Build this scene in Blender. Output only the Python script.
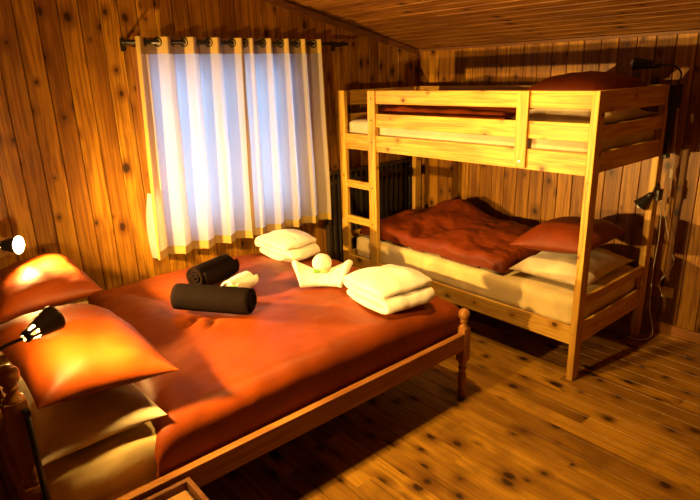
import bpy, bmesh, math, random
from mathutils import Vector, Matrix, noise, Euler
random.seed(7)
PI = math.pi
SC = bpy.context.scene
COL = SC.collection
for o in list(bpy.data.objects):
    bpy.data.objects.remove(o, do_unlink=True)

# ------------------------------------------------------------------ camera
cam_d = bpy.data.cameras.new('camera'); cam = bpy.data.objects.new('camera', cam_d); COL.objects.link(cam)
yaw, pitch, roll = -0.8702, 0.3046, -0.0322
fwd = Vector((math.sin(yaw) * math.cos(pitch), math.cos(yaw) * math.cos(pitch), -math.sin(pitch)))
rt = Vector((math.cos(yaw), -math.sin(yaw), 0)); up = rt.cross(fwd)
r2 = math.cos(roll) * rt + math.sin(roll) * up
u2 = -math.sin(roll) * rt + math.cos(roll) * up
M = Matrix((r2, u2, -fwd)).transposed().to_4x4()
M.translation = Vector((3.4457, -2.8308, 1.7574))
cam.matrix_world = M
cam_d.sensor_width = 36; cam_d.lens = 36 * 560.78 / 700; cam_d.clip_start = 0.02
SC.camera = cam

# ------------------------------------------------------------------ world and exposure
LAMP_COLOR = (1.0, 0.55, 0.14)
NEAR_LAMP = 4300.0
NEAR_BEAM = 210.0      # watts of the reflector bulbs' forward beams
FAR_BEAM = 460.0
FAR_LAMP = 2600.0
w = bpy.data.worlds.new('evening_sky'); SC.world = w; w.use_nodes = True
bg = w.node_tree.nodes['Background']
bg.inputs[0].default_value = (0.40, 0.61, 1.0, 1); bg.inputs[1].default_value = 4.0
SC.view_settings.view_transform = 'Standard'; SC.view_settings.look = 'None'
SC.view_settings.exposure = 0.0; SC.view_settings.gamma = 1.0
SC.view_settings.use_curve_mapping = False

# ceiling light, above the frame between the two beds
cl_d = bpy.data.lights.new('ceiling_light', 'SPOT'); cl_o = bpy.data.objects.new('ceiling_light', cl_d); COL.objects.link(cl_o)
cl_o.location = (1.70, -1.02, 2.36); cl_o.rotation_euler = (0, 0, 0)
cl_d.energy = 172; cl_d.color = LAMP_COLOR; cl_d.spot_size = math.radians(130); cl_d.spot_blend = 0.3; cl_d.shadow_soft_size = 0.05

# ------------------------------------------------------------------ materials
def newmat(name):
    m = bpy.data.materials.new(name); m.use_nodes = True
    nt = m.node_tree; b = nt.nodes['Principled BSDF']
    return m, nt, b

def N(nt, typ, **kw):
    n = nt.nodes.new(typ)
    for k, v in kw.items(): setattr(n, k, v)
    return n

def math_n(nt, op, a, b=None, c=None, clamp=False):
    n = nt.nodes.new('ShaderNodeMath'); n.operation = op; n.use_clamp = clamp
    for i, v in enumerate((a, b, c)):
        if v is None: continue
        if isinstance(v, (int, float)): n.inputs[i].default_value = v
        else: nt.links.new(v, n.inputs[i])
    return n.outputs[0]

def mixc(nt, fac, a, b):
    n = nt.nodes.new('ShaderNodeMix'); n.data_type = 'RGBA'
    for s, v in ((n.inputs[0], fac), (n.inputs[6], a), (n.inputs[7], b)):
        if isinstance(v, (int, float)): s.default_value = v
        elif isinstance(v, tuple): s.default_value = v if len(v) == 4 else v + (1,)
        else: nt.links.new(v, s)
    return n.outputs[2]

def mapr(nt, v, a, b, c=0.0, d=1.0, smooth=True):
    n = nt.nodes.new('ShaderNodeMapRange'); n.interpolation_type = 'SMOOTHSTEP' if smooth else 'LINEAR'
    nt.links.new(v, n.inputs[0])
    for i, x in zip((1, 2, 3, 4), (a, b, c, d)): n.inputs[i].default_value = x
    return n.outputs[0]

def wood(name, across, along, light, dark, plank=None, knot=(0.13, 0.33, 0.45), knot_r=0.016, rough=0.45,
         offset=0.0, length=None, stain=0.0, gl=0.35, gm=0.7):
    """Pine with grain, knots and (with plank) a tone of its own for every board."""
    m, nt, b = newmat(name)
    L = nt.links.new
    tc = N(nt, 'ShaderNodeTexCoord'); sp = N(nt, 'ShaderNodeSeparateXYZ'); L(tc.outputs['Object'], sp.inputs[0])
    ax = {'x': 0, 'y': 1, 'z': 2}
    U = sp.outputs[ax[across]]; V = sp.outputs[ax[along]]
    third = [k for k in 'xyz' if k not in (across, along)][0]
    W = sp.outputs[ax[third]]
    if plank:
        idx = math_n(nt, 'FLOOR', math_n(nt, 'DIVIDE', math_n(nt, 'SUBTRACT', U, offset), plank))
        if length:
            wn0 = N(nt, 'ShaderNodeTexWhiteNoise', noise_dimensions='1D'); L(idx, wn0.inputs['W'])
            seg = math_n(nt, 'FLOOR', math_n(nt, 'ADD', math_n(nt, 'DIVIDE', V, length), math_n(nt, 'MULTIPLY', wn0.outputs[0], 7.0)))
            idx2 = math_n(nt, 'ADD', idx, math_n(nt, 'MULTIPLY', seg, 37.17))
        else:
            idx2 = idx
        wn = N(nt, 'ShaderNodeTexWhiteNoise', noise_dimensions='1D'); L(idx2, wn.inputs['W'])
        rnd = wn.outputs[0]; shift = math_n(nt, 'MULTIPLY', rnd, 9.0)
    else:
        oi = N(nt, 'ShaderNodeObjectInfo'); rnd = oi.outputs['Random']; shift = math_n(nt, 'MULTIPLY', rnd, 9.0)
    # grain
    cg = N(nt, 'ShaderNodeCombineXYZ')
    L(math_n(nt, 'MULTIPLY', U, 70.0), cg.inputs[0])
    L(math_n(nt, 'ADD', math_n(nt, 'MULTIPLY', V, 2.6), shift), cg.inputs[1])
    L(math_n(nt, 'ADD', math_n(nt, 'MULTIPLY', W, 38.0), shift), cg.inputs[2])
    ng = N(nt, 'ShaderNodeTexNoise'); L(cg.outputs[0], ng.inputs['Vector'])
    ng.inputs['Scale'].default_value = 1.0; ng.inputs['Detail'].default_value = 5; ng.inputs['Distortion'].default_value = 0.8
    grain = mapr(nt, ng.outputs[0], 0.40, 0.64)
    # broad tone patches
    cb = N(nt, 'ShaderNodeCombineXYZ')
    L(math_n(nt, 'MULTIPLY', U, 9.0), cb.inputs[0]); L(math_n(nt, 'ADD', math_n(nt, 'MULTIPLY', V, 2.2), shift), cb.inputs[1]); L(shift, cb.inputs[2])
    nb = N(nt, 'ShaderNodeTexNoise'); L(cb.outputs[0], nb.inputs['Vector']); nb.inputs['Scale'].default_value = 1.0; nb.inputs['Detail'].default_value = 3
    col = mixc(nt, math_n(nt, 'MULTIPLY', grain, gm), light, dark)
    col = mixc(nt, mapr(nt, nb.outputs[0], 0.45, 0.75, 0, 0.65), col, dark)
    if plank:
        col = mixc(nt, mapr(nt, rnd, 0.2, 1.0, 0, 0.6, False), col, dark)
    # knots
    cv = N(nt, 'ShaderNodeCombineXYZ')
    L(math_n(nt, 'DIVIDE', math_n(nt, 'ADD', U, math_n(nt, 'MULTIPLY', W, 0.9)), knot[0]), cv.inputs[0])
    L(math_n(nt, 'ADD', math_n(nt, 'DIVIDE', V, knot[1]), shift), cv.inputs[1])
    vo = N(nt, 'ShaderNodeTexVoronoi', voronoi_dimensions='2D'); L(cv.outputs[0], vo.inputs['Vector']); vo.inputs['Scale'].default_value = 1
    vs = N(nt, 'ShaderNodeVectorMath', operation='SUBTRACT'); L(cv.outputs[0], vs.inputs[0]); L(vo.outputs['Position'], vs.inputs[1])
    vm = N(nt, 'ShaderNodeVectorMath', operation='MULTIPLY'); L(vs.outputs[0], vm.inputs[0]); vm.inputs[1].default_value = (knot[0], knot[1] * 0.75, 0)
    vl = N(nt, 'ShaderNodeVectorMath', operation='LENGTH'); L(vm.outputs[0], vl.inputs[0])
    sc = N(nt, 'ShaderNodeSeparateColor'); L(vo.outputs['Color'], sc.inputs[0])
    gate = math_n(nt, 'LESS_THAN', sc.outputs[0], knot[2])
    size = math_n(nt, 'ADD', 0.45, math_n(nt, 'MULTIPLY', sc.outputs[1], 0.8))
    dd = math_n(nt, 'ADD', math_n(nt, 'DIVIDE', vl.outputs['Value'], size), math_n(nt, 'MULTIPLY', math_n(nt, 'SUBTRACT', nb.outputs[0], 0.45), 0.055))
    kn = math_n(nt, 'MULTIPLY', mapr(nt, dd, knot_r * 0.55, knot_r * 1.25, 1, 0), gate)
    halo = math_n(nt, 'MULTIPLY', mapr(nt, dd, knot_r * 0.8, knot_r * 3.4, 0.75, 0), gate)
    col = mixc(nt, halo, col, dark)
    kc = tuple(c * 0.22 for c in dark[:3])
    col = mixc(nt, math_n(nt, 'MULTIPLY', kn, 0.95), col, kc)
    if stain:
        ns = N(nt, 'ShaderNodeTexNoise'); L(tc.outputs['Object'], ns.inputs['Vector']); ns.inputs['Scale'].default_value = 4.5; ns.inputs['Detail'].default_value = 5
        col = mixc(nt, mapr(nt, ns.outputs[0], 0.5, 0.72, 0, stain), col, tuple(c * 0.35 for c in dark[:3]))
    L(col, b.inputs['Base Color'])
    b.inputs['Roughness'].default_value = rough
    b.inputs['Specular IOR Level'].default_value = gl
    bp = N(nt, 'ShaderNodeBump'); bp.inputs['Strength'].default_value = 0.12; bp.inputs['Distance'].default_value = 0.004
    L(ng.outputs[0], bp.inputs['Height']); L(bp.outputs[0], b.inputs['Normal'])
    return m

def cloth(name, color, rough=0.85, weave=900, bump=0.15, sheen=0.2, var=0.12, crease=0.0):
    m, nt, b = newmat(name); L = nt.links.new
    tc = N(nt, 'ShaderNodeTexCoord')
    n1 = N(nt, 'ShaderNodeTexNoise'); L(tc.outputs['Object'], n1.inputs['Vector']); n1.inputs['Scale'].default_value = 6; n1.inputs['Detail'].default_value = 3
    col = mixc(nt, mapr(nt, n1.outputs[0], 0.35, 0.7), tuple(c * (1 - var) for c in color), tuple(min(1, c * (1 + var)) for c in color))
    L(col, b.inputs['Base Color'])
    b.inputs['Roughness'].default_value = rough; b.inputs['Sheen Weight'].default_value = sheen
    b.inputs['Specular IOR Level'].default_value = 0.2
    n2 = N(nt, 'ShaderNodeTexNoise'); L(tc.outputs['Object'], n2.inputs['Vector']); n2.inputs['Scale'].default_value = weave; n2.inputs['Detail'].default_value = 2
    bp = N(nt, 'ShaderNodeBump'); bp.inputs['Strength'].default_value = bump; bp.inputs['Distance'].default_value = 0.003
    L(n2.outputs[0], bp.inputs['Height'])
    if crease:
        n3 = N(nt, 'ShaderNodeTexNoise'); L(tc.outputs['Object'], n3.inputs['Vector']); n3.inputs['Scale'].default_value = 9; n3.inputs['Detail'].default_value = 3; n3.inputs['Distortion'].default_value = 1.2
        b2 = N(nt, 'ShaderNodeBump'); b2.inputs['Strength'].default_value = crease; b2.inputs['Distance'].default_value = 0.03
        L(n3.outputs[0], b2.inputs['Height']); L(bp.outputs[0], b2.inputs['Normal']); L(b2.outputs[0], b.inputs['Normal'])
    else:
        L(bp.outputs[0], b.inputs['Normal'])
    return m

def plain(name, color, rough=0.4, metal=0.0, spec=0.5):
    m, nt, b = newmat(name)
    tc = N(nt, 'ShaderNodeTexCoord'); n1 = N(nt, 'ShaderNodeTexNoise'); nt.links.new(tc.outputs['Object'], n1.inputs['Vector']); n1.inputs['Scale'].default_value = 40
    nt.links.new(mixc(nt, n1.outputs[0], tuple(c * 0.88 for c in color), color), b.inputs['Base Color'])
    b.inputs['Roughness'].default_value = rough; b.inputs['Metallic'].default_value = metal; b.inputs['Specular IOR Level'].default_value = spec
    return m

PL, PD = (0.41, 0.195, 0.010), (0.105, 0.031, 0.002)
M_wall_l = wood('pine_wall_boards', 'y', 'z', PL, PD, plank=0.11, offset=-3.63, knot=(0.11, 0.26, 0.6), knot_r=0.018)
M_wall_b = wood('pine_back_boards', 'x', 'z', PL, PD, plank=0.117, offset=-0.11, knot=(0.117, 0.26, 0.6), knot_r=0.018)
M_ceil = wood('pine_ceiling_boards', 'y', 'x', (0.25, 0.105, 0.011), (0.075, 0.022, 0.003), plank=0.09, knot=(0.09, 0.4, 0.5), knot_r=0.013)
M_floor = wood('worn_floor_boards', 'y', 'x', (0.40, 0.205, 0.016), (0.10, 0.036, 0.003), plank=0.105, offset=-3.6, knot=(0.105, 0.30, 0.7), knot_r=0.022,
               rough=0.40, length=1.9, stain=0.38, gl=0.3, gm=0.42)
M_trim = wood('dark_trim_wood', 'z', 'y', (0.20, 0.085, 0.025), (0.10, 0.035, 0.01))
BL, BD = (0.60, 0.37, 0.055), (0.32, 0.14, 0.012)
M_bx = wood('light_pine_x', 'z', 'x', BL, BD, knot=(0.13, 0.28, 0.65), knot_r=0.013)
M_by = wood('light_pine_y', 'z', 'y', BL, BD, knot=(0.13, 0.28, 0.65), knot_r=0.013)
M_bz = wood('light_pine_z', 'x', 'z', BL, BD, knot=(0.10, 0.30, 0.5), knot_r=0.008)
DL, DD = (0.34, 0.145, 0.030), (0.18, 0.06, 0.010)
M_dx = wood('honey_pine_x', 'z', 'x', DL, DD, knot_r=0.010)
M_dy = wood('honey_pine_y', 'z', 'y', DL, DD, knot=(0.14, 0.4, 0.5), knot_r=0.010)
M_dz = wood('honey_pine_z', 'x', 'z', DL, DD, knot_r=0.008, rough=0.32)
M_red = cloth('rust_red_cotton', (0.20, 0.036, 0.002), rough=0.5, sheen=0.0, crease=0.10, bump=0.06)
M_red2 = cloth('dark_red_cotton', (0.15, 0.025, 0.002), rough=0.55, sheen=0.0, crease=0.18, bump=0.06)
M_sheet = cloth('cream_sheet_cotton', (0.68, 0.54, 0.22), crease=0.10, bump=0.05)
M_white = cloth('white_pillowcase_cotton', (0.56, 0.47, 0.29), crease=0.12, bump=0.05)
M_terry = cloth('white_terry', (0.74, 0.70, 0.58), weave=220, bump=0.8, crease=0.2, sheen=0.3)
M_black_terry = cloth('black_terry', (0.006, 0.003, 0.002), weave=260, bump=0.6, sheen=0.0)
M_black_terry.node_tree.nodes['Principled BSDF'].inputs['Specular IOR Level'].default_value = 0.03
M_black = plain('black_metal', (0.012, 0.011, 0.010), 0.32)
M_blackp = plain('black_paint', (0.030, 0.022, 0.014), 0.35)
M_brass = plain('dark_bronze_metal', (0.05, 0.035, 0.018), 0.28, 0.6)
M_lin = plain('pale_reflector', (0.75, 0.68, 0.5), 0.35)
M_steel = plain('steel', (0.55, 0.5, 0.42), 0.25, 1.0)
M_cord = plain('white_cable', (0.75, 0.68, 0.52), 0.5)
M_green = plain('green_foil', (0.12, 0.30, 0.04), 0.3)
M_soap = plain('tan_soap', (0.55, 0.33, 0.12), 0.4)
M_mat = cloth('tan_tufted_wool', (0.30, 0.15, 0.035), weave=110, bump=1.0, var=0.7, crease=0.5)

def curtain_mat(name, trans, color):
    m, nt, b = newmat(name); L = nt.links.new
    for n in list(nt.nodes):
        if n.type == 'BSDF_PRINCIPLED': nt.nodes.remove(n)
    out = nt.nodes['Material Output']
    tc = N(nt, 'ShaderNodeTexCoord'); n1 = N(nt, 'ShaderNodeTexNoise'); L(tc.outputs['Object'], n1.inputs['Vector']); n1.inputs['Scale'].default_value = 500
    d = N(nt, 'ShaderNodeBsdfDiffuse'); t = N(nt, 'ShaderNodeBsdfTranslucent'); mx = N(nt, 'ShaderNodeMixShader')
    L(mixc(nt, n1.outputs[0], tuple(c * 0.9 for c in color), color), d.inputs['Color'])
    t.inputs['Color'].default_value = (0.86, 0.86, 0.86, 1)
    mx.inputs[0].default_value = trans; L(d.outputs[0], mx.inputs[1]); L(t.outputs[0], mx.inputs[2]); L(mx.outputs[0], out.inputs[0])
    return m
M_cur = curtain_mat('sheer_cream_curtain', 0.70, (0.70, 0.68, 0.62))
M_cur2 = curtain_mat('doubled_lamp_yellow_curtain', 0.08, (0.40, 0.28, 0.07))  # doubled cream cloth, with the lamps' yellow light put into its colour

def emit(name, color, s):
    m, nt, b = newmat(name)
    b.inputs['Base Color'].default_value = (0.8, 0.7, 0.5, 1)
    b.inputs['Emission Color'].default_value = color + (1,); b.inputs['Emission Strength'].default_value = s
    return m
M_bulb_n = emit('near_bulb_glow', LAMP_COLOR, NEAR_LAMP)
M_bulb_f = emit('far_bulb_glow', LAMP_COLOR, FAR_LAMP)
M_bulb_off = plain('unlit_bulb', (0.7, 0.65, 0.55), 0.2)
mg, ng_, bg_ = newmat('window_glass')
bg_.inputs['Transmission Weight'].default_value = 1.0; bg_.inputs['Roughness'].default_value = 0.0; bg_.inputs['IOR'].default_value = 1.01
M_glass = mg

# ------------------------------------------------------------------ mesh helpers
def box(bm, x0, x1, y0, y1, z0, z1, bev=0.0):
    vs = [bm.verts.new((x, y, z)) for z in (z0, z1) for y in (y0, y1) for x in (x0, x1)]
    fs = [bm.faces.new([vs[i] for i in f]) for f in ((0, 2, 3, 1), (4, 5, 7, 6), (0, 1, 5, 4), (2, 6, 7, 3), (0, 4, 6, 2), (1, 3, 7, 5))]
    if bev:
        es = list({e for f in fs for e in f.edges})
        bmesh.ops.bevel(bm, geom=es, offset=bev, segments=2, affect='EDGES', profile=0.5)
    return vs

def lathe(bm, prof, seg=20, axis_o=Vector((0, 0, 0)), axis_d=Vector((0, 0, 1)), skip=None, cap=True):
    q = Vector((0, 0, 1)).rotation_difference(Vector(axis_d).normalized())
    rings = []
    for r, h in prof:
        rings.append([bm.verts.new(Vector(axis_o) + q @ Vector((r * math.cos(2 * PI * k / seg), r * math.sin(2 * PI * k / seg), h))) for k in range(seg)])
    for i in range(len(rings) - 1):
        for k in range(seg):
            if skip and skip(i, k): continue
            bm.faces.new((rings[i][k], rings[i][(k + 1) % seg], rings[i + 1][(k + 1) % seg], rings[i + 1][k]))
    if cap:
        bm.faces.new(list(reversed(rings[0]))); bm.faces.new(rings[-1])
    return rings

def smooth_path(pts, n=8):
    pts = [Vector(p) for p in pts]; out = []
    for i in range(len(pts) - 1):
        p0 = pts[max(i - 1, 0)]; p1 = pts[i]; p2 = pts[i + 1]; p3 = pts[min(i + 2, len(pts) - 1)]
        for k in range(n):
            t = k / n
            out.append(0.5 * ((2 * p1) + (p2 - p0) * t + (2 * p0 - 5 * p1 + 4 * p2 - p3) * t * t + (3 * p1 - p0 - 3 * p2 + p3) * t ** 3))
    out.append(pts[-1]); return out

def tube(bm, pts, r, seg=8, sm=8):
    P = smooth_path(pts, sm) if sm else [Vector(p) for p in pts]
    prev = None; rings = []; nrm = None
    for i, p in enumerate(P):
        d = (P[min(i + 1, len(P) - 1)] - P[max(i - 1, 0)]).normalized()
        if nrm is None:
            nrm = d.orthogonal().normalized()
        else:
            nrm = (nrm - d * nrm.dot(d)).normalized()
        b = d.cross(nrm)
        rings.append([bm.verts.new(p + r * (math.cos(2 * PI * k / seg) * nrm + math.sin(2 * PI * k / seg) * b)) for k in range(seg)])
    for a, c in zip(rings, rings[1:]):
        for k in range(seg):
            bm.faces.new((a[k], a[(k + 1) % seg], c[(k + 1) % seg], c[k]))
    bm.faces.new(list(reversed(rings[0]))); bm.faces.new(rings[-1])

def sphere(bm, c, r, u=16, v=10, sc=(1, 1, 1)):
    g = bmesh.ops.create_uvsphere(bm, u_segments=u, v_segments=v, radius=r)
    for q in g['verts']: q.co = Vector((q.co.x * sc[0], q.co.y * sc[1], q.co.z * sc[2])) + Vector(c)

def link(name, bm, mat, parent=None, smooth=False, loc=None, rot=None, recalc=True):
    if recalc: bmesh.ops.recalc_face_normals(bm, faces=bm.faces)
    me = bpy.data.meshes.new(name); bm.to_mesh(me); bm.free()
    for mm in (mat if isinstance(mat, (list, tuple)) else [mat]): me.materials.append(mm)
    if smooth: me.polygons.foreach_set('use_smooth', [True] * len(me.polygons))
    o = bpy.data.objects.new(name, me); COL.objects.link(o)
    if parent is not None: o.parent = parent
    if loc is not None: o.location = loc
    if rot is not None: o.rotation_euler = rot
    return o

def part(name, mat, parent, boxes, bev=0.003, smooth=False):
    bm = bmesh.new()
    for b in boxes: box(bm, *b, bev=bev)
    return link(name, bm, mat, parent, smooth)

def tag(o, label, cat, group=None):
    o['label'] = label; o['category'] = cat
    if group: o['group'] = group
    return o

def thing(name, label, cat, loc=(0, 0, 0), rot=(0, 0, 0), group=None):
    o = bpy.data.objects.new(name, None); COL.objects.link(o); o.empty_display_size = 0.1
    o.location = loc; o.rotation_euler = rot
    return tag(o, label, cat, group)

def structure(o):
    o['kind'] = 'structure'; return o

def subsurf(o, lv=1):
    m = o.modifiers.new('sub', 'SUBSURF'); m.levels = lv; m.render_levels = lv
def solid(o, t, off=-1, mo=0):
    m = o.modifiers.new('solid', 'SOLIDIFY'); m.thickness = t; m.offset = off; m.material_offset = mo
    return m

def fbm(x, y, z=0.0, sc=1.0, oct=3):
    s = 0; a = 1; tot = 0
    for k in range(oct):
        s += a * noise.noise(Vector((x * sc, y * sc, z + 11.3 * k))); tot += a; a *= 0.5; sc *= 2.1
    return s / tot

# ------------------------------------------------------------------ room shell
WX, BY = -0.11, 1.03            # window wall plane, back wall plane
XR, YF = 4.6, -3.63
SL = 0.232
def ceil_z(y): return 1.945 + SL * (BY - y)

def boards(bm, u0, u1, w, v0, v1, P, c=0.0045, g=0.004, t=0.02, holes=None):
    """tongue-and-groove boards with chamfered edges; P maps (u, v, depth) to a point"""
    n = int(math.ceil((u1 - u0) / w - 1e-6))
    for i in range(n):
        a = u0 + i * w; b = min(a + w, u1)
        f0 = v0; f1 = v1 if callable(v1) else (lambda u, q=v1: q)
        spans = [(lambda u, q=f0: q, f1)]
        if holes:
            h0, h1, z0, z1 = holes
            if a >= h0 - 1e-4 and b <= h1 + 1e-4:
                spans = [(lambda u, q=f0: q, lambda u, q=z0: q), (lambda u, q=z1: q, f1)]
        for lo, hi in spans:
            pr = [(a + 0.0018, -t), (a + 0.0018, -g), (a + c, 0), (b - c, 0), (b - 0.0018, -g), (b - 0.0018, -t)]
            A = [bm.verts.new(P(u, lo(u), d)) for u, d in pr]; B = [bm.verts.new(P(u, hi(u), d)) for u, d in pr]
            for k in range(len(pr)):
                kk = (k + 1) % len(pr); bm.faces.new((A[k], A[kk], B[kk], B[k]))
            bm.faces.new(list(reversed(A))); bm.faces.new(B)

# floor
bm = bmesh.new()
boards(bm, YF, BY + 0.03, 0.105, WX - 0.05, XR, lambda u, v, d: Vector((v, u, d)), c=0.0035, g=0.004)
box(bm, WX - 0.2, XR, YF - 0.1, BY + 0.1, -0.08, -0.02)
structure(link('floor', bm, M_floor))
# wall with the window
WY0, WY1, WZ0, WZ1 = -1.43, -0.33, 0.78, 1.88
bm = bmesh.new()
boards(bm, YF, BY + 0.02, 0.11, 0.0, lambda u: ceil_z(u) + 0.02, lambda u, v, d: Vector((WX + d, u, v)), holes=(WY0, WY1, WZ0, WZ1))
x0, x1 = WX - 0.16, WX - 0.02
box(bm, x0, x1, YF, WY0, -0.02, 3.2); box(bm, x0, x1, WY1, BY + 0.1, -0.02, 2.5)
box(bm, x0, x1, WY0, WY1, -0.02, WZ0); box(bm, x0, x1, WY0, WY1, WZ1, 2.7)
structure(link('wall_left', bm, M_wall_l))
bm = bmesh.new()
boards(bm, WX, XR, 0.117, 0.0, 1.975, lambda u, v, d: Vector((u, BY - d, v)))
box(bm, WX - 0.16, XR, BY + 0.02, BY + 0.16, -0.02, 2.3)
structure(link('wall_back', bm, M_wall_b))
bm = bmesh.new()
boards(bm, YF, BY, 0.11, 0.0, lambda u: ceil_z(u) + 0.02, lambda u, v, d: Vector((XR - d, u, v)))
box(bm, XR + 0.02, XR + 0.12, YF - 0.1, BY + 0.1, -0.02, 3.2)
structure(link('wall_right', bm, M_wall_l))
bm = bmesh.new()
boards(bm, WX, XR, 0.117, 0.0, ceil_z(YF) + 0.02, lambda u, v, d: Vector((u, YF + d, v)))
box(bm, WX - 0.16, XR + 0.1, YF - 0.12, YF - 0.02, -0.02, 3.2)
structure(link('wall_front', bm, M_wall_b))
bm = bmesh.new()
LS = (BY - YF) * math.sqrt(1 + SL * SL) + 0.1
boards(bm, -LS, 0.02, 0.09, WX - 0.02, XR + 0.02, lambda u, v, d: Vector((v, u, -d)), c=0.006, g=0.006)
box(bm, WX - 0.2, XR + 0.1, -LS, 0.1, 0.02, 0.1)
structure(link('ceiling', bm, M_ceil, loc=(0, BY, ceil_z(BY)), rot=(-math.atan(SL), 0, 0)))
# mouldings and a shadow-line strip
bm = bmesh.new()
boards(bm, 0.0, 0.055, 0.055, 0, 1, lambda u, v, d: Vector((WX + 0.012 + d * 0.6, YF + v * (BY - YF), ceil_z(YF + v * (BY - YF)) - 0.004 - u)), c=0.006, g=0.008)
structure(link('trim_1', bm, M_trim))
structure(part('shadow_line_strip', M_trim, None, [(WX, XR, BY - 0.014, BY - 0.0005, ceil_z(BY) - 0.022, ceil_z(BY) - 0.002)]))  # dark strip standing in for the shadow line where back wall meets ceiling
structure(part('baseboard_back', M_dx, None, [(WX, XR, BY - 0.016, BY - 0.0005, 0.001, 0.075)]))
structure(part('baseboard_left', M_dy, None, [(WX + 0.0005, WX + 0.016, YF, BY - 0.02, 0.001, 0.075)]))

# window
bm = bmesh.new()
fx0, fx1 = WX - 0.12, WX - 0.06
for b in ((WY0, WY0 + 0.055, WZ0, WZ1), (WY1 - 0.055, WY1, WZ0, WZ1), (WY0, WY1, WZ0, WZ0 + 0.055), (WY0, WY1, WZ1 - 0.055, WZ1),
          ((WY0 + WY1) / 2 - 0.045, (WY0 + WY1) / 2 + 0.045, WZ0, WZ1), (WY0, WY1, 1.36, 1.385)):
    box(bm, fx0, fx1, b[0], b[1], b[2], b[3], bev=0.003)
win = structure(link('window_1', bm, M_dz))
part('window_pane', M_glass, win, [(WX - 0.093, WX - 0.089, WY0 + 0.05, WY1 - 0.05, WZ0 + 0.05, WZ1 - 0.05)], bev=0)
part('window_casing', M_dz, win, [(WX + 0.0005, WX + 0.016, WY0 - 0.07, WY0, WZ0 - 0.07, WZ1 + 0.07), (WX + 0.0005, WX + 0.016, WY1, WY1 + 0.07, WZ0 - 0.07, WZ1 + 0.07),
     (WX + 0.0005, WX + 0.016, WY0, WY1, WZ1, WZ1 + 0.07), (WX + 0.0005, WX + 0.018, WY0, WY1, WZ0 - 0.07, WZ0)])

# ------------------------------------------------------------------ bunk bed
BH = 1.637
bunk = thing('bunk_bed', 'pale pine bunk bed with a built-in ladder, in the corner beside the black radiator', 'bunk bed')
def post(name, *b): return part(name, M_bz, bunk, [b], bev=0.004)
post('post', 0.0, 0.075, 0.0, 0.032, 0, BH)
post('post', 2.02, 2.06, 0.0, 0.075, 0, BH)
post('post', 0.0, 0.04, 0.83, 0.906, 0, BH)
post('post', 2.02, 2.06, 0.83, 0.906, 0, BH)
post('ladder_post', 0.342, 0.42, -0.008, 0.03, 0.22, BH)
for z0, z1 in ((1.545, BH), (1.38, 1.475)):
    part('guard_board', M_bx, bunk, [(0.42, 2.02, 0.004, 0.026, z0, z1)])
    part('guard_board', M_bx, bunk, [(0.04, 2.02, 0.88, 0.902, z0, z1)])
part('side_rail', M_bx, bunk, [(0.075, 2.02, 0.004, 0.03, 1.204, 1.32)])
part('side_rail', M_bx, bunk, [(0.04, 2.02, 0.876, 0.902, 1.204, 1.32)])
part('side_rail', M_bx, bunk, [(0.075, 2.02, 0.004, 0.03, 0.225, 0.335)])
part('side_rail', M_bx, bunk, [(0.04, 2.02, 0.876, 0.902, 0.225, 0.335)])
part('guard_strap', M_bz, bunk, [(1.594, 1.668, -0.016, 0.004, 1.212, BH)])
for z0, z1 in ((0.904, 0.961), (0.616, 0.673)):
    part('ladder_rung', M_bx, bunk, [(0.075, 0.342, 0.0, 0.03, z0, z1)])
for x0 in (0.006, 2.032):
    for z0, z1 in ((1.525, BH), (1.385, 1.46), (1.215, 1.322), (0.448, 0.507), (0.221, 0.345)):
        y0 = 0.032 if x0 < 1 else 0.075
        part('end_board', M_by, bunk, [(x0, x0 + 0.022, y0, 0.83, z0, z1)])
for z in (0.285, 1.255):
    part('bed_base', M_by, bunk, [(0.028, 2.032, 0.03, 0.876, z, z + 0.018)], bev=0)  # unseen base, made solid so no light leaks between slats
for x, z in ((0.382, 1.58), (0.382, 1.43), (0.382, 1.27), (0.382, 0.93), (0.382, 0.645), (0.40, 0.29), (1.632, 1.25)):
    bm = bmesh.new(); lathe(bm, [(0.006, 0), (0.006, 0.003)], 12, (x, -0.008 if x < 1 else -0.016, z), (0, -1, 0))
    link('bolt', bm, M_brass if x < 1 else M_steel, bunk)

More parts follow.
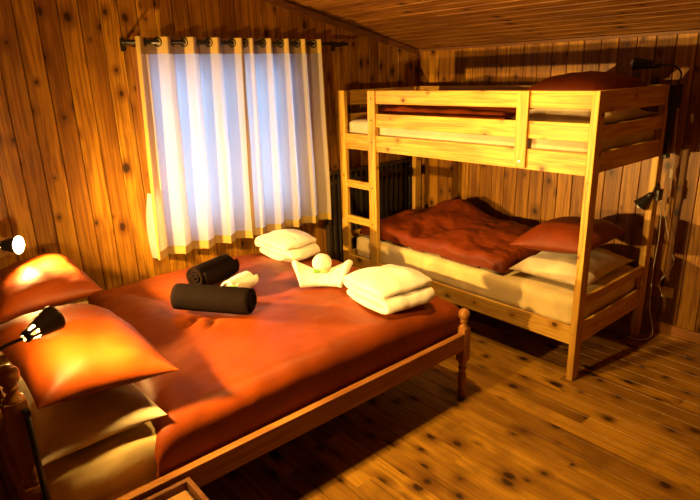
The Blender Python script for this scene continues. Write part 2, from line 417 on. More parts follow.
# ------------------------------------------------------------------ soft goods
def mattress(name, label, x0, x1, y0, y1, z0, z1, mat, r=0.04, puff=0.006, seed=0, piping=None):
    bm = bmesh.new()
    nx, ny, nz = 40, 24, 8
    g = bmesh.ops.create_cube(bm, size=1)
    bmesh.ops.bevel(bm, geom=list(bm.edges), offset=0.0001, affect='EDGES')
    bm.clear()
    X = [x0 + (x1 - x0) * i / nx for i in range(nx + 1)]; Y = [y0 + (y1 - y0) * i / ny for i in range(ny + 1)]; Z = [z0 + (z1 - z0) * i / nz for i in range(nz + 1)]
    V = {}
    def v(i, j, k):
        if (i, j, k) not in V:
            p = Vector((X[i], Y[j], Z[k]))
            c = Vector((min(max(p.x, x0 + r), x1 - r), min(max(p.y, y0 + r), y1 - r), min(max(p.z, z0 + r), z1 - r)))
            d = p - c
            if d.length > 1e-9: p = c + d.normalized() * r
            if k == nz: p.z += puff * fbm(p.x, p.y, seed, 4)
            else:
                q = puff * 1.6 * fbm(p.x + p.y, p.z * 2.0, seed, 6)
                if i in (0, nx): p.x += q
                if j in (0, ny): p.y += q
            V[(i, j, k)] = bm.verts.new(p)
        return V[(i, j, k)]
    for i in range(nx):
        for j in range(ny):
            bm.faces.new((v(i, j, 0), v(i, j + 1, 0), v(i + 1, j + 1, 0), v(i + 1, j, 0)))
            bm.faces.new((v(i, j, nz), v(i + 1, j, nz), v(i + 1, j + 1, nz), v(i, j + 1, nz)))
    for k in range(nz):
        for i in range(nx):
            bm.faces.new((v(i, 0, k), v(i + 1, 0, k), v(i + 1, 0, k + 1), v(i, 0, k + 1)))
            bm.faces.new((v(i, ny, k), v(i, ny, k + 1), v(i + 1, ny, k + 1), v(i + 1, ny, k)))
        for j in range(ny):
            bm.faces.new((v(0, j, k), v(0, j, k + 1), v(0, j + 1, k + 1), v(0, j + 1, k)))
            bm.faces.new((v(nx, j, k), v(nx, j + 1, k), v(nx, j + 1, k + 1), v(nx, j, k + 1)))
    o = link(name, bm, mat, smooth=True)
    return tag(o, label, 'mattress')

def pillow(name, label, cat, wx, wy, h, mat, loc, rot=(0, 0, 0), seed=0, flat=0.35, group=None, wr=1.0):
    """plump pillow, four pointed corners, a seam round the edge; flat = share of the height under the seam"""
    bm = bmesh.new(); n = 34
    def outline(u, v):
        # corners stick out, sides pulled in
        k = 0.10
        x = u * (1 - k * (1 - v * v) * abs(u) ** 3) ; y = v * (1 - k * (1 - u * u) * abs(v) ** 3)
        return x * wx / 2, y * wy / 2
    top = {}; bot = {}
    for i in range(n + 1):
        for j in range(n + 1):
            u = -math.cos(PI * i / n); v = -math.cos(PI * j / n)
            x, y = outline(u, v)
            f = max(0, (1 - abs(u) ** 2.6)) ** 0.55 * max(0, (1 - abs(v) ** 2.6)) ** 0.55
            e = min(1 - abs(u), 1 - abs(v))
            wrk = wr * (0.016 * fbm(x, y, seed, 7) + 0.010 * fbm(x * 1.0 + y * 0.3, y * 0.4, seed + 5, 16) * (0.4 + 0.6 * (1 - min(1, e * 2)))) * min(1, e * 8)
            zt = h * (1 - flat) * f + wrk; zb = -h * flat * f
            top[i, j] = bm.verts.new((x, y, zt))
            bot[i, j] = top[i, j] if i in (0, n) or j in (0, n) else bm.verts.new((x, y, zb))
    for i in range(n):
        for j in range(n):
            bm.faces.new((top[i, j], top[i + 1, j], top[i + 1, j + 1], top[i, j + 1]))
            q = (bot[i, j], bot[i, j + 1], bot[i + 1, j + 1], bot[i + 1, j])
            if len(set(q)) == 4 and not all(a is b for a, b in zip(q, (top[i, j], top[i, j + 1], top[i + 1, j + 1], top[i + 1, j]))):
                try: bm.faces.new(q)
                except ValueError: pass
    bmesh.ops.remove_doubles(bm, verts=bm.verts, dist=1e-5)
    o = link(name, bm, mat, smooth=True, loc=loc, rot=rot)
    return tag(o, label, cat, group)

def edge_map(a, lo, hi, r):
    if a > hi - r:
        t = a - (hi - r)
        if t < r * PI / 2: return hi - r + r * math.sin(t / r), r * (1 - math.cos(t / r))
        return hi, r + (t - r * PI / 2)
    if a < lo + r:
        t = (lo + r) - a
        if t < r * PI / 2: return lo + r - r * math.sin(t / r), r * (1 - math.cos(t / r))
        return lo, r + (t - r * PI / 2)
    return a, 0.0

def duvet(name, label, x0, x1, y0, y1, drops, r, topf, mat, thick=0.03, n=(90, 90), shear=None, zmin=0.0, seed=0, side=0.012):
    """quilt laid over a bed: drops = how far it hangs past (x0, x1, y0, y1)"""
    bm = bmesh.new(); NX, NY = n; G = {}
    for i in range(NX + 1):
        s = x0 - drops[0] + (x1 - x0 + drops[0] + drops[1]) * i / NX
        for j in range(NY + 1):
            t = y0 - drops[2] + (y1 - y0 + drops[2] + drops[3]) * j / NY
            px, dx = edge_map(s, x0, x1, r) ; py, dy = edge_map(t, y0, y1, r)
            if shear:
                k = 1 - (t - (y0 - drops[2])) / (y1 - y0 + drops[2] + drops[3]); py += shear(px) * k
            z = topf(px, py) - dx - dy
            amp = side * min(1, (dx + dy) / 0.06)
            if dx > 0: px += (1 if s > (x0 + x1) / 2 else -1) * -0.06 * max(0, dx - r * 0.6) * (1 if r > 0.06 else 0); px += (1 if s > (x0 + x1) / 2 else -1) * amp * fbm(t * 2.0, z * 0.6, seed, 3.2)
            if dy > 0: py += (1 if t > (y0 + y1) / 2 else -1) * amp * fbm(s * 2.0, z * 0.6, seed + 3, 3.2)
            G[i, j] = bm.verts.new((px, py, max(z, zmin)))
    for i in range(NX):
        for j in range(NY):
            bm.faces.new((G[i, j], G[i + 1, j], G[i + 1, j + 1], G[i, j + 1]))
    o = link(name, bm, mat, smooth=True, recalc=False)
    solid(o, thick, -1)
    return tag(o, label, 'duvet')

def gauss(x, y, cx, cy, sx, sy, ang=0):
    dx, dy = x - cx, y - cy; c, s = math.cos(ang), math.sin(ang)
    a, b = dx * c + dy * s, -dx * s + dy * c
    return math.exp(-(a / sx) ** 2 - (b / sy) ** 2)

# lower bunk bedding
mattress('mattress', 'thick mattress in a cream fitted sheet on the lower bunk', 0.10, 2.015, 0.04, 0.862, 0.305, 0.49, M_sheet, seed=1)
def low_top(x, y):
    z = 0.590 + 0.07 * gauss(x, y, 0.55, 0.55, 0.35, 0.30) + 0.11 * gauss(x, y, 0.62, 0.74, 0.22, 0.12, 0.2) + 0.07 * gauss(x, y, 1.10, 0.62, 0.30, 0.20) + 0.06 * gauss(x, y, 1.05, 0.30, 0.22, 0.12, 0.4)
    z -= 0.05 * gauss(x, y, 0.84, 0.50, 0.07, 0.16, -0.5) + 0.04 * gauss(x, y, 0.62, 0.28, 0.05, 0.2, 0.6)
    z += 0.040 * fbm(x, y, 2.0, 4.5, 4) + 0.024 * abs(fbm(x + y, y - x, 8.0, 6))
    return max(z, 0.535)
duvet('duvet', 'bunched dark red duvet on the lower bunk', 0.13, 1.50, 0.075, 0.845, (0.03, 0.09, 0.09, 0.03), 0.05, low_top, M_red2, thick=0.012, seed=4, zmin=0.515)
pillow('pillow', 'flat white pillow under the red pillow on the lower bunk', 'pillow', 0.50, 0.68, 0.14, M_white, (1.77, 0.44, 0.546), (0, 0, 0.03), seed=3)
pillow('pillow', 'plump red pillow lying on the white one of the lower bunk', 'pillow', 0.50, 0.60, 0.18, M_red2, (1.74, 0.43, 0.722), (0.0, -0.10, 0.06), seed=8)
# upper bunk bedding
mattress('mattress', 'white mattress seen behind the guard boards of the top bunk', 0.05, 2.015, 0.045, 0.862, 1.274, 1.42, M_white, seed=2)
def up_top(x, y):
    return 1.505 + 0.05 * gauss(x, y, 0.7, 0.45, 0.5, 0.3) + 0.03 * fbm(x, y, 5, 5, 3)
duvet('duvet', 'red duvet spread along the top bunk behind the guard boards', 0.30, 1.45, 0.09, 0.845, (0.0, 0.0, 0.03, 0.0), 0.045, up_top, M_red, thick=0.02, n=(60, 40), seed=9, zmin=1.44)
pillow('pillow', 'white pillow seen through the guard boards of the top bunk', 'pillow', 0.54, 0.66, 0.13, M_white, (1.73, 0.46, 1.475), (0, 0, -0.03), seed=12)
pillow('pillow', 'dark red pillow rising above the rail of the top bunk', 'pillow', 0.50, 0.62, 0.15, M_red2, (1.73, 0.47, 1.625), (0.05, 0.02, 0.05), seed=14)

# ------------------------------------------------------------------ double bed
bed = thing('double_bed', 'honey pine double bed with turned posts along the window wall', 'bed')
RX = 1.744
def turned(name, x, y, prof, blocks):
    bm = bmesh.new()
    for pr in prof: lathe(bm, pr, 20, (x, y, 0))
    for z0, z1, hw in blocks: box(bm, x - hw, x + hw, y - hw, y + hw, z0, z1, bev=0.005)
    return link(name, bm, M_dz, bed, smooth=False)
def smooth_by_angle(o):
    me = o.data
    me.polygons.foreach_set('use_smooth', [True] * len(me.polygons))
    try: me.set_sharp_from_angle(angle=0.7)
    except Exception: pass
def finial(z):   # collar, neck and ball
    return [(0.026, z), (0.028, z + 0.006), (0.022, z + 0.014), (0.016, z + 0.022), (0.015, z + 0.030), (0.020, z + 0.036), (0.021, z + 0.042), (0.017, z + 0.048)] + \
           [(0.031 * math.sin(a), z + 0.080 - 0.034 * math.cos(a)) for a in [PI * k / 12 for k in range(2, 13)]]
def leg_prof(z):
    return [(0.016, 0.001), (0.024, 0.006), (0.027, 0.02), (0.024, 0.032), (0.016, 0.042), (0.017, 0.055), (0.021, 0.075), (0.024, 0.105), (0.025, 0.13), (0.021, 0.152), (0.017, 0.165), (0.023, 0.175), (0.024, 0.185), (0.018, 0.195), (0.022, 0.21), (0.024, z)]
PX = (-0.055, 1.717)
for x in PX:
    p = turned('foot_post', x, -0.585, [leg_prof(0.232), finial(0.425)], [(0.228, 0.428, 0.028)]); smooth_by_angle(p)
    p = turned('head_post', x, -2.665, [leg_prof(0.232), finial(0.885)], [(0.228, 0.60, 0.03), (0.68, 0.888, 0.03)] + []); smooth_by_angle(p)
    bm = bmesh.new(); lathe(bm, [(0.028, 0.60), (0.022, 0.612), (0.026, 0.628), (0.027, 0.64), (0.026, 0.655), (0.022, 0.668), (0.028, 0.68)], 20, (x, -2.665, 0))
    link('post_turning', bm, M_dz, bed, smooth=True)
part('side_rail', M_dy, bed, [(1.710, RX, -2.64, -0.612, 0.305, 0.402)])
part('side_rail', M_dy, bed, [(-0.078, -0.044, -2.64, -0.612, 0.305, 0.402)])
part('foot_rail', M_dx, bed, [(-0.03, 1.69, -0.602, -0.572, 0.27, 0.425)])
part('head_rail', M_dx, bed, [(-0.03, 1.69, -2.68, -2.655, 0.72, 0.86)])
part('head_rail', M_dx, bed, [(-0.03, 1.69, -2.68, -2.655, 0.30, 0.42)])
for k in range(9):
    bm = bmesh.new(); x = 0.14 + k * 0.19
    lathe(bm, [(0.012, 0.42), (0.017, 0.50), (0.012, 0.56), (0.018, 0.57), (0.012, 0.58), (0.017, 0.64), (0.012, 0.72)], 12, (x, -2.667, 0))
    link('head_spindle', bm, M_dz, bed, smooth=True)
part('bed_base', M_dx, bed, [(-0.044, 1.710, -2.64, -0.602, 0.312, 0.332)], bev=0)  # hidden under the mattress; solid in place of slats to block light leaks

mattress('mattress', 'deep mattress in a creased cream sheet on the pine double bed', 0.10, 1.672, -2.635, -0.615, 0.335, 0.55, M_sheet, r=0.05, seed=5, puff=0.010)
def dbl_top(x, y):
    z = 0.592 + 0.02 * gauss(x, y, 0.85, -1.35, 0.8, 0.8)
    z += 0.012 * gauss(x, y, 0.12, -1.45, 0.22, 0.40) + 0.03 * gauss(x, y, 0.65, -1.95, 0.5, 0.14, 0.12) + 0.02 * gauss(x, y, 1.35, -1.5, 0.3, 0.6)
    z -= 0.030 * gauss(x, y, 0.48, -1.78, 0.30, 0.06, 0.5) + 0.022 * gauss(x, y, 0.30, -1.15, 0.06, 0.4, 0.5)
    z -= 0.030 * gauss(x, y, 1.00, -1.80, 0.020, 0.09, 0.7) + 0.022 * gauss(x, y, 1.08, -1.73, 0.016, 0.08, 0.9)
    q = min(1, max(0, x / 0.5)); z -= 0.035 * (1 - q * q * (3 - 2 * q))
    q = min(1, max(0, (y + 1.0) / 0.5)); z -= 0.045 * q * q * (3 - 2 * q)
    z += 0.016 * fbm(x, y, 1.5, 2.6, 3) + 0.012 * abs(fbm(x * 0.8 + y, y * 0.5 - x, 4.0, 5))
    return z
duvet('duvet', 'rust red duvet spread over the pine double bed', 0.045, 1.702, -2.05, -0.52, (0.10, 0.19, 0.08, 0.06), 0.09, dbl_top, M_red, thick=0.010,
      n=(120, 110), shear=lambda x: -0.24 * max(0, x) / 1.7, seed=6, zmin=0.37, side=0.004)

pillow('pillow', 'white pillow under the near red pillow, by the bedside table', 'pillow', 0.62, 0.42, 0.16, M_white, (1.37, -2.43, 0.614), (0, 0, 0.0), seed=21)
pillow('pillow', 'white pillow under the far red pillow, next to the window wall', 'pillow', 0.66, 0.42, 0.13, M_white, (0.40, -2.42, 0.612), (0, 0, -0.03), seed=22)
pillow('pillow', 'near rust red pillow, below the black clamp lamp', 'pillow', 0.69, 0.46, 0.20, M_red, (1.35, -2.40, 0.808), (-0.12, 0.03, 0.05), seed=25)
pillow('pillow', 'far rust red pillow, in front of the glowing lamp', 'pillow', 0.66, 0.44, 0.20, M_red, (0.45, -2.32, 0.790), (0.10, -0.03, -0.08), seed=29)

# ------------------------------------------------------------------ towels
def spiral_roll(name, label, cat, c, direc, length, R, mat, turns=3.5, seed=0, group=None, n=24):
    """towel rolled up: a spiral band swept along its axis"""
    d = Vector(direc).normalized(); q = Vector((1, 0, 0)).rotation_difference(d)
    bm = bmesh.new(); rows = []
    NS = int(turns * 20)
    for k in range(n + 1):
        s = (k / n - 0.5) * length; row = []
        endf = min(1, (0.5 - abs(k / n - 0.5)) * 14)
        for i in range(NS + 1):
            f = i / NS; a = 2 * PI * turns * f + 0.6
            r = (0.10 + 0.88 * f) * R * (0.955 + 0.045 * endf)
            r += 0.0035 * fbm(s * 3, a * 0.35, seed, 4)
            jut = 0.010 * math.sin(a * 0.5 + seed) * f + 0.004 * fbm(a, seed, 0, 1)
            row.append(bm.verts.new((s * (1 + 0.0) + jut * (1 if k in (0, n) else 0.6), r * math.cos(a), r * math.sin(a) * 0.94)))
        rows.append(row)
    for a, b in zip(rows, rows[1:]):
        for i in range(NS): bm.faces.new((a[i], a[i + 1], b[i + 1], b[i]))
    o = link(name, bm, mat, smooth=True, loc=c, rot=q.to_euler(), recalc=False)
    solid(o, R / turns * 0.62, 0)
    return tag(o, label, cat, group)

def folded_towel(name, label, c, rz, W, D, layers, t, seed, dome=0.02, lean=0.0):
    """towel folded to and fro: a thick ribbon in hairpins, swept across"""
    bm = bmesh.new(); path = []
    for k in range(layers):
        z = k * t; ins = 0.012 * random.random()
        xs = [-W / 2 + ins + (W - 2 * ins) * i / 10 for i in range(11)]
        if k % 2: xs.reverse()
        path += [(x, z) for x in xs]
        if k < layers - 1:
            e = xs[-1]; sg = 1 if e > 0 else -1
            for a in (-50, -20, 20, 50):
                A = math.radians(a); path.append((e + sg * t * 0.62 * math.cos(A), z + t / 2 + t / 2 * math.sin(A)))
    n = 20; rows = []
    for j in range(n + 1):
        v = -1 + 2 * j / n; row = []
        for i, (x, z) in enumerate(path):
            lay = z / t
            yy = v * (D / 2 - 0.012 * noise.noise(Vector((lay * 3.1, seed, 0)))) + lean * z
            u = x / (W / 2)
            zz = z + dome * (z / (layers * t)) * (1 - u * u) * (1 - v * v) + 0.024 * fbm(x, yy, seed, 4.5) * (0.15 + lay / layers) + 0.009 * fbm(x, yy, seed + lay * 0.1, 12)
            zz -= 0.012 * (lay / layers) * (abs(v) ** 4) + 0.008 * (lay / layers) * abs(u) ** 4
            row.append(bm.verts.new((x + 0.020 * fbm(yy, z * 0.5, seed, 5) - 0.012 * (abs(v) ** 3) * u + 0.012 * math.sin(lay * 1.7 + seed), yy + 0.02 * fbm(x, z, seed + 9, 5) - 0.02 * u * u * v, zz)))
        rows.append(row)
    for a, b in zip(rows, rows[1:]):
        for i in range(len(path) - 1): bm.faces.new((a[i], a[i + 1], b[i + 1], b[i]))
    o = link(name, bm, M_terry, smooth=True, loc=c, rot=(0, 0, rz), recalc=False)
    solid(o, t * 0.86, 0); subsurf(o, 1)
    return tag(o, label, 'towel')

def lie(x, y, r=0.12):     # height of the bed's duvet under a thing of radius r
    return max(dbl_top(x + r * math.cos(a), y + r * math.sin(a)) for a in [PI * k / 6 for k in range(12)])
folded_towel('folded_towel', 'thick folded white towel near the foot of the double bed, closest to the bunk', (1.455, -0.90, lie(1.40, -0.90) + 0.022), math.radians(-8), 0.37, 0.36, 3, 0.042, 3.3, dome=0.04)
folded_towel('folded_towel', 'folded white towel on the far side of the double bed, below the curtain', (0.37, -0.79, lie(0.40, -0.79) + 0.022), math.radians(4), 0.36, 0.31, 3, 0.042, 9.1, dome=0.035)
spiral_roll('rolled_towel', 'long black rolled towel lying in front on the double bed', 'towel', (1.0, -1.67, lie(1.0, -1.67) + 0.073), (0.82, 0.57, 0), 0.41, 0.075, M_black_terry, seed=2)
spiral_roll('rolled_towel', 'black rolled towel showing its coiled end, behind the long one', 'towel', (0.575, -1.46, lie(0.575, -1.46) + 0.075), (0.34, -0.94, 0.0), 0.28, 0.078, M_black_terry, seed=5, turns=4)
spiral_roll('rolled_washcloth', 'small white rolled washcloth tucked behind the black towel rolls', 'washcloth', (0.82, -1.425, lie(0.82, -1.425, .06) + 0.056), (0.35, -0.9, 0.0), 0.18, 0.058, M_terry, turns=3, seed=7)

# ------------------------------------------------------------------ curtain
rod = thing('curtain_rod', 'black curtain rod above the window', 'curtain rod')
bm = bmesh.new(); tube(bm, [(0.0, -1.565, 1.972), (0.0, 0.10, 1.972)], 0.013, 12, 0); link('pole', bm, M_black, rod, smooth=True)
for y, s in ((-1.565, -1), (0.10, 1)):
    bm = bmesh.new(); lathe(bm, [(0.010, 0), (0.014, 0.003), (0.015, 0.010), (0.014, 0.018), (0.010, 0.022)], 14, (0, y, 1.972), (0, s, 0)); link('rod_finial', bm, M_black, rod, smooth=True)
for y in (-1.545, -0.84, 0.06):
    bm = bmesh.new(); box(bm, WX + 0.001, 0.0, y - 0.006, y + 0.006, 1.954, 1.966); box(bm, WX + 0.0005, WX + 0.008, y - 0.014, y + 0.014, 1.925, 1.995)
    link('rod_bracket', bm, M_black, rod)

def curtain(name, label, ty, by, waves, seed, ph0=0.0, tail=None):
    t = thing(name, label, 'curtain', (0, 0, 0), group=None)
    ZT, ZB = 2.0, 0.655; n = int(waves * 22)
    def pt(f, z):
        k = (ZT - z) / (ZT - ZB)
        y = (ty[0] + (ty[1] - ty[0]) * f) * (1 - k) + (by[0] + (by[1] - by[0]) * f) * k
        ph = 2 * PI * waves * f + ph0 + 0.5 * k * fbm(f * 4, k * 1.2, seed, 2)
        A = 0.050 * (1 - 0.15 * k) + 0.012 * k * noise.noise(Vector((f * 5, k, seed)))
        x = 0.004 + A * math.sin(ph) + 0.012 * k * k * fbm(f * 3, k, seed + 2, 2)
        y += 0.012 * math.sin(2 * ph + 0.6) * (0.4 + 0.6 * k)
        return Vector((x, y, z))
    def sheet(nm, z0, z1, f0, f1, mat, m):
        bm = bmesh.new(); rows = []
        i0, i1 = round(f0 * n), round(f1 * n)
        for j in range(m + 1):
            z = z0 + (z1 - z0) * j / m; rows.append([bm.verts.new(pt(i / n, z + (0.006 * fbm(i / n * 6, seed, 0, 2) if z < 0.72 else 0))) for i in range(i0, i1 + 1)])
        for a, b in zip(rows, rows[1:]):
            for i in range(i1 - i0): bm.faces.new((a[i], a[i + 1], b[i + 1], b[i]))
        return link(nm, bm, mat, t, smooth=True, recalc=False)
    e = 3 / n
    sheet('curtain_fabric', 0.71, 1.905, e, 1 - e, M_cur, 40)
    sheet('header_band', 1.905, ZT, 0, 1, M_cur2, 4)['label'] = 'doubled header band with eyelets, lamplight yellow in its colour'
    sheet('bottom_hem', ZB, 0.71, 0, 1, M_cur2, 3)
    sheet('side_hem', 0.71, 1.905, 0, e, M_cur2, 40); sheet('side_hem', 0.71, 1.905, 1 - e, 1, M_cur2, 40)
    kmin = math.ceil(ph0 / PI + 1e-6); kmax = math.floor((2 * PI * waves + ph0) / PI - 1e-6)
    for k in range(kmin, kmax + 1):
        f = (k * PI - ph0) / (2 * PI * waves)
        if f < 0.01 or f > 0.99: continue
        c = pt(f, 1.972); d = (pt(f + 0.003, 1.972) - pt(f - 0.003, 1.972)).normalized(); nr = d.cross(Vector((0, 0, 1)))
        bm = bmesh.new()
        R, r = 0.024, 0.0065
        a1 = d; a2 = Vector((0, 0, 1)); rings = []
        for i in range(16):
            A = 2 * PI * i / 16; rad = a1 * math.cos(A) + a2 * math.sin(A)
            rings.append([bm.verts.new(Vector((0.0, c.y, c.z)) + rad * (R + r * math.cos(B)) + nr * r * math.sin(B)) for B in [2 * PI * q / 6 for q in range(6)]])
        for i in range(16):
            for q in range(6): bm.faces.new((rings[i][q], rings[(i + 1) % 16][q], rings[(i + 1) % 16][(q + 1) % 6], rings[i][(q + 1) % 6]))
        link('eyelet', bm, M_black, t, smooth=True)
    if tail:      # the free edge swinging back to the wall
        bm = bmesh.new(); rows = []
        for j in range(21):
            k = j / 20; z = 1.08 - 0.42 * k; wd = 0.034 * math.sin(PI * min(1, k * 0.8 + 0.05)); a = pt(0, z)
            rows.append([bm.verts.new((a.x - 0.055 * u - 0.012 * math.sin(3 * u), a.y + 0.004 - wd * u, z)) for u in [q / 6 for q in range(7)]])
        for a, b in zip(rows, rows[1:]):
            for i in range(6): bm.faces.new((a[i], a[i + 1], b[i + 1], b[i]))
        link('side_flap', bm, M_cur, t, smooth=True, recalc=False)
    return t
curtain('curtain', 'left-hand cream curtain, backlit by the window, nearer the lamps', (-1.523, -0.815), (-1.575, -0.85), 4.25, 1.0, ph0=0.6, tail=True)
curtain('curtain', 'right-hand cream curtain, backlit by the window, nearer the bunk bed', (-0.805, -0.165), (-0.84, -0.125), 4.5, 6.0, ph0=-1.0)

# ------------------------------------------------------------------ radiator
rad = thing('radiator', 'black column radiator on the window wall behind the bunk ladder', 'radiator', (0, 0, 0))
ry0, ry1 = -0.115, 0.955; ncol = 18; pitch = (ry1 - ry0) / ncol
for k in range(ncol):
    y = ry0 + (k + 0.5) * pitch
    bm = bmesh.new()
    box(bm, -0.092, -0.050, y - 0.017, y + 0.017, 0.13, 0.955, bev=0.008)
    link('column', bm, M_blackp, rad)
part('top_rail', M_blackp, rad, [(-0.094, -0.046, ry0, ry1, 0.985, 1.01)])
for z in (0.90, 0.15): part('header_pipe', M_blackp, rad, [(-0.088, -0.052, ry0, ry1, z, z + 0.035)])
for k in range(ncol): part('rail_support', M_blackp, rad, [(-0.09, -0.05, ry0 + (k + 0.5) * pitch - 0.010, ry0 + (k + 0.5) * pitch + 0.010, 0.953, 0.986)], bev=0)
for y in (ry0 + 0.07, ry1 - 0.07): part('foot', M_blackp, rad, [(-0.092, -0.05, y - 0.02, y + 0.02, 0.001, 0.14)])

# ------------------------------------------------------------------ lamps
def clamp_lamp(label, mouth, rear, neck, clamp_boxes, bulbmat, cord=None, switch=None, mouth_r=0.042, metal=None, spindle=None, beam=None):
    t = thing('clamp_lamp', label, 'lamp', neck[-1])
    inv = Vector(neck[-1])
    mo, re = Vector(mouth) - inv, Vector(rear) - inv
    d = (mo - re); L = d.length; d.normalize()
    bm = bmesh.new()
    prof = [(0.010, -0.006), (0.017, 0.0), (0.019, 0.012), (0.024, L * 0.30), (0.026, L * 0.38), (mouth_r * 0.96, L * 0.95), (mouth_r, L)]
    lathe(bm, prof, 28, re, d, skip=lambda i, k: i == 2 and k % 4 < 2, cap=False)
    o = link('shade', bm, [metal or M_black, M_lin if beam else M_black], t, smooth=True)
    bmq = bmesh.new(); bmq.from_mesh(o.data)
    # outward normals, pale inside
    for f in bmq.faces:
        c = f.calc_center_median() - re; rad_ = c - d * c.dot(d)
        if f.normal.dot(rad_) < 0: f.normal_flip()
    bmq.to_mesh(o.data); bmq.free()
    solid(o, 0.0016, -1, 1)
    bm = bmesh.new(); bc = re + d * (L - 0.003)
    g = bmesh.ops.create_icosphere(bm, subdivisions=2, radius=0.021)
    for v in g['verts']: v.co += bc
    b = link('bulb', bm, bulbmat, t, smooth=True)
    if beam:      # the reflector bulb throws most of its light forward out of the shade
        ld = bpy.data.lights.new('lamp_beam', 'SPOT'); lo = bpy.data.objects.new('lamp_beam', ld); COL.objects.link(lo); lo.parent = t
        ld.energy = beam[0]; ld.color = LAMP_COLOR; ld.spot_size = math.radians(beam[1]); ld.spot_blend = 1.0; ld.shadow_soft_size = 0.022
        lo.location = re + d * (L + 0.021); lo.rotation_euler = Vector(beam[2]).to_track_quat('-Z', 'Y').to_euler()
    bm = bmesh.new(); lathe(bm, [(0.009, 0.0), (0.010, L - 0.05)], 12, re + d * 0.002, d); link('bulb_socket', bm, M_lin, t, smooth=True)
    bm = bmesh.new(); tube(bm, [re - d * 0.004] + [Vector(p) - inv for p in neck], 0.0055, 8); link('gooseneck', bm, M_brass if metal is not None else M_black, t, smooth=True)
    bm = bmesh.new()
    for q in clamp_boxes: box(bm, q[0] - inv.x, q[1] - inv.x, q[2] - inv.y, q[3] - inv.y, q[4] - inv.z, q[5] - inv.z, bev=0.003)
    cl = link('clamp', bm, M_black, t)
    if spindle:
        bm = bmesh.new(); tube(bm, [Vector(p) - inv for p in spindle], 0.009, 10, 0); link('spindle', bm, M_black, cl, smooth=True)
    if cord:
        bm = bmesh.new(); tube(bm, [Vector(p) - inv for p in cord], 0.0028, 6); co = link('cord', bm, M_cord, t, smooth=True)
        if switch:
            s = Vector(switch) - inv; bm = bmesh.new(); box(bm, s.x - 0.011, s.x + 0.011, s.y - 0.008, s.y + 0.008, s.z - 0.03, s.z + 0.03, bev=0.004); link('cord_switch', bm, M_cord, co)
    return t

clamp_lamp('black clamp lamp over the near red pillow, its shade turned away', (1.690, -2.515, 1.087), (1.745, -2.606, 1.076),
           [(1.752, -2.68, 1.06), (1.77, -2.76, 0.99), (1.76, -2.70, 0.90)],
           [(1.752, 1.772, -2.656, -2.636, 0.845, 0.868)], M_bulb_n, metal=M_brass,
           spindle=[(1.762, -2.646, 0.865), (1.762, -2.646, 0.52)], beam=(NEAR_BEAM, 135, (0.14, 0.97, -0.16)))
clamp_lamp('glowing clamp lamp beside the window wall, its lit bulb facing the room', (0.44, -2.375, 1.022), (0.365, -2.455, 1.022),
           [(0.33, -2.52, 1.02), (0.30, -2.62, 0.99), (0.30, -2.668, 0.90)],
           [(0.275, 0.325, -2.70, -2.683, 0.80, 0.90), (0.275, 0.325, -2.70, -2.640, 0.863, 0.90)], M_bulb_f, mouth_r=0.045, beam=(FAR_BEAM, 150, (0.20, 0.97, 0.02)))
clamp_lamp('unlit black gooseneck lamp arching over the top bunk', (1.845, 0.82, 1.765), (1.985, 0.87, 1.75),
           [(2.045, 0.895, 1.745), (2.085, 0.925, 1.70), (2.075, 0.925, 1.63)],
           [(2.062, 2.10, 0.85, 0.94, 1.50, 1.64), (2.062, 2.085, 0.87, 0.93, 1.20, 1.50)], M_bulb_off,
           cord=[(2.085, 0.945, 1.60), (2.09, 0.955, 1.35), (2.10, 0.96, 1.05), (2.09, 0.96, 0.85), (2.16, 0.95, 0.62), (2.18, 0.97, 0.52), (2.11, 0.97, 0.36), (2.15, 0.985, 0.30)], switch=(2.098, 0.958, 1.10))
clamp_lamp('small unlit black lamp on the bunk post above the lower pillows', (1.995, 0.80, 0.905), (2.05, 0.82, 0.985),
           [(2.062, 0.825, 1.02), (2.072, 0.85, 1.05), (2.075, 0.87, 1.00)],
           [(2.062, 2.085, 0.84, 0.905, 0.94, 1.01)], M_bulb_off, mouth_r=0.046,
           cord=[(2.08, 0.91, 0.95), (2.085, 0.93, 0.7), (2.075, 0.94, 0.45), (2.09, 0.93, 0.2), (2.14, 0.90, 0.03), (2.10, 0.80, 0.006), (2.02, 0.80, 0.006)])
so = thing('wall_socket', 'small cream socket low on the back wall behind the bunk', 'socket', (2.155, BY, 0.30))
part('face_plate', M_cord, so, [(-0.035, 0.035, -0.02, -0.001, -0.035, 0.035)]); part('plug', M_cord, so, [(-0.018, 0.018, -0.045, -0.0205, -0.018, 0.018)])

# ------------------------------------------------------------------ bedside table
tb = thing('bedside_table', 'small wooden bedside table with a dark rim and a tufted tan top', 'table', (1.94, -2.44, 0))
x0, x1, y0, y1 = -0.175, 0.175, -0.235, 0.235
part('rim', M_trim, tb, [(x0, x1, y1 - 0.018, y1, 0.33, 0.392), (x0, x1, y0, y0 + 0.018, 0.33, 0.392), (x0, x0 + 0.018, y0 + 0.018, y1 - 0.018, 0.33, 0.392), (x1 - 0.018, x1, y0 + 0.018, y1 - 0.018, 0.33, 0.392)])
part('shelf', M_trim, tb, [(x0 + 0.02, x1 - 0.02, y0 + 0.02, y1 - 0.02, 0.12, 0.14)])
bm = bmesh.new(); G = {}
for i in range(41):
    for j in range(41):
        u, v = i / 40, j / 40; e = min(u, 1 - u, v, 1 - v)
        G[i, j] = bm.verts.new((x0 + 0.019 + (x1 - x0 - 0.038) * u, y0 + 0.019 + (y1 - y0 - 0.038) * v, 0.352 + 0.03 * min(1, e * 9) ** 0.5 + 0.010 * fbm(u * 9, v * 9, 3, 2) * min(1, e * 9)))
for i in range(40):
    for j in range(40): bm.faces.new((G[i, j], G[i + 1, j], G[i + 1, j + 1], G[i, j + 1]))
o = link('tufted_top', bm, M_mat, tb, smooth=True, recalc=False); solid(o, 0.012, -1)
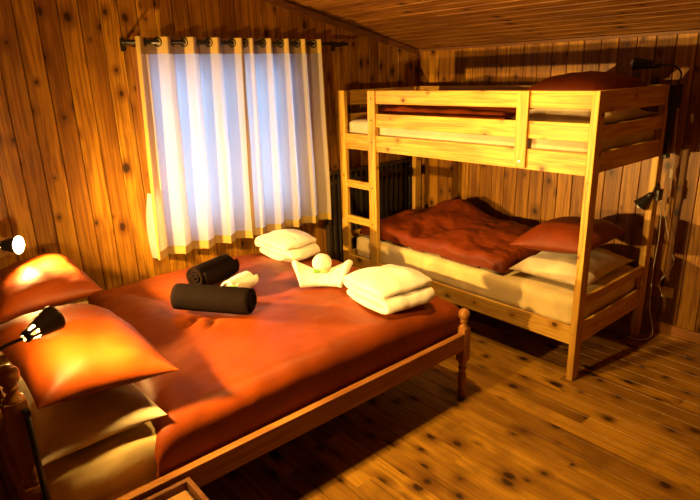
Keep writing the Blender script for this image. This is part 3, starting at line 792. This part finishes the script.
for sx in (x0 + 0.02, x1 - 0.02):
    for sy in (y0 + 0.02, y1 - 0.02):
        part('leg', M_trim, tb, [(sx - 0.018, sx + 0.018, sy - 0.018, sy + 0.018, 0.001, 0.33)])

# ------------------------------------------------------------------ towel figure and small soaps
fig = thing('towel_figure', 'white towel folded into a winged figure with a round head, between the folded towels', 'towel', (1.06, -1.03, lie(1.06, -1.03, .08) + 0.016), (0, 0, math.radians(46)))
bm = bmesh.new(); NU, NV = 40, 16; G = {}
for i in range(NU + 1):
    u = -1 + 2 * i / NU
    for j in range(NV + 1):
        v = j / NV
        wing = abs(u) ** 1.8
        x = u * (0.115 + 0.055 * v * abs(u))
        y = -0.065 + 0.11 * v - 0.02 * wing
        z = 0.0 + v * (0.035 + 0.085 * abs(u) ** 2.2) + 0.030 * math.sin(PI * v) * (1 - u * u) + 0.006 * fbm(u * 3, v * 3, 4, 2)
        G[i, j] = bm.verts.new((x, y, z))
for i in range(NU):
    for j in range(NV): bm.faces.new((G[i, j], G[i + 1, j], G[i + 1, j + 1], G[i, j + 1]))
o = link('winged_body', bm, M_terry, fig, smooth=True, recalc=False); solid(o, 0.042, 0); subsurf(o, 1)
bm = bmesh.new(); sphere(bm, (0, 0.02, 0.105), 0.055, 24, 16, (1, 0.95, 0.98))
for v in bm.verts: v.co += (v.co - Vector((0, 0.02, 0.105))).normalized() * 0.004 * fbm(v.co.x * 10, v.co.y * 10, v.co.z * 10, 3)
link('rolled_head', bm, M_terry, fig, smooth=True)
def soap(label, loc, mat, rz):
    bm = bmesh.new(); box(bm, -0.022, 0.022, -0.014, 0.014, 0, 0.018, bev=0.006)
    return tag(link('wrapped_soap', bm, mat, loc=loc, rot=(0.4, 0, rz), smooth=True), label, 'soap')
soap('small tan wrapped soap on the right of the winged towel figure\'s lap', (1.085, -1.03, 0.70), M_soap, 0.8)
soap('small green wrapped soap on the left of the winged towel figure\'s lap', (1.055, -1.06, 0.70), M_green, 0.9)
soap('small green wrapped soap between the black roll and the white washcloth', (0.95, -1.53, 0.70), M_green, 0.3)
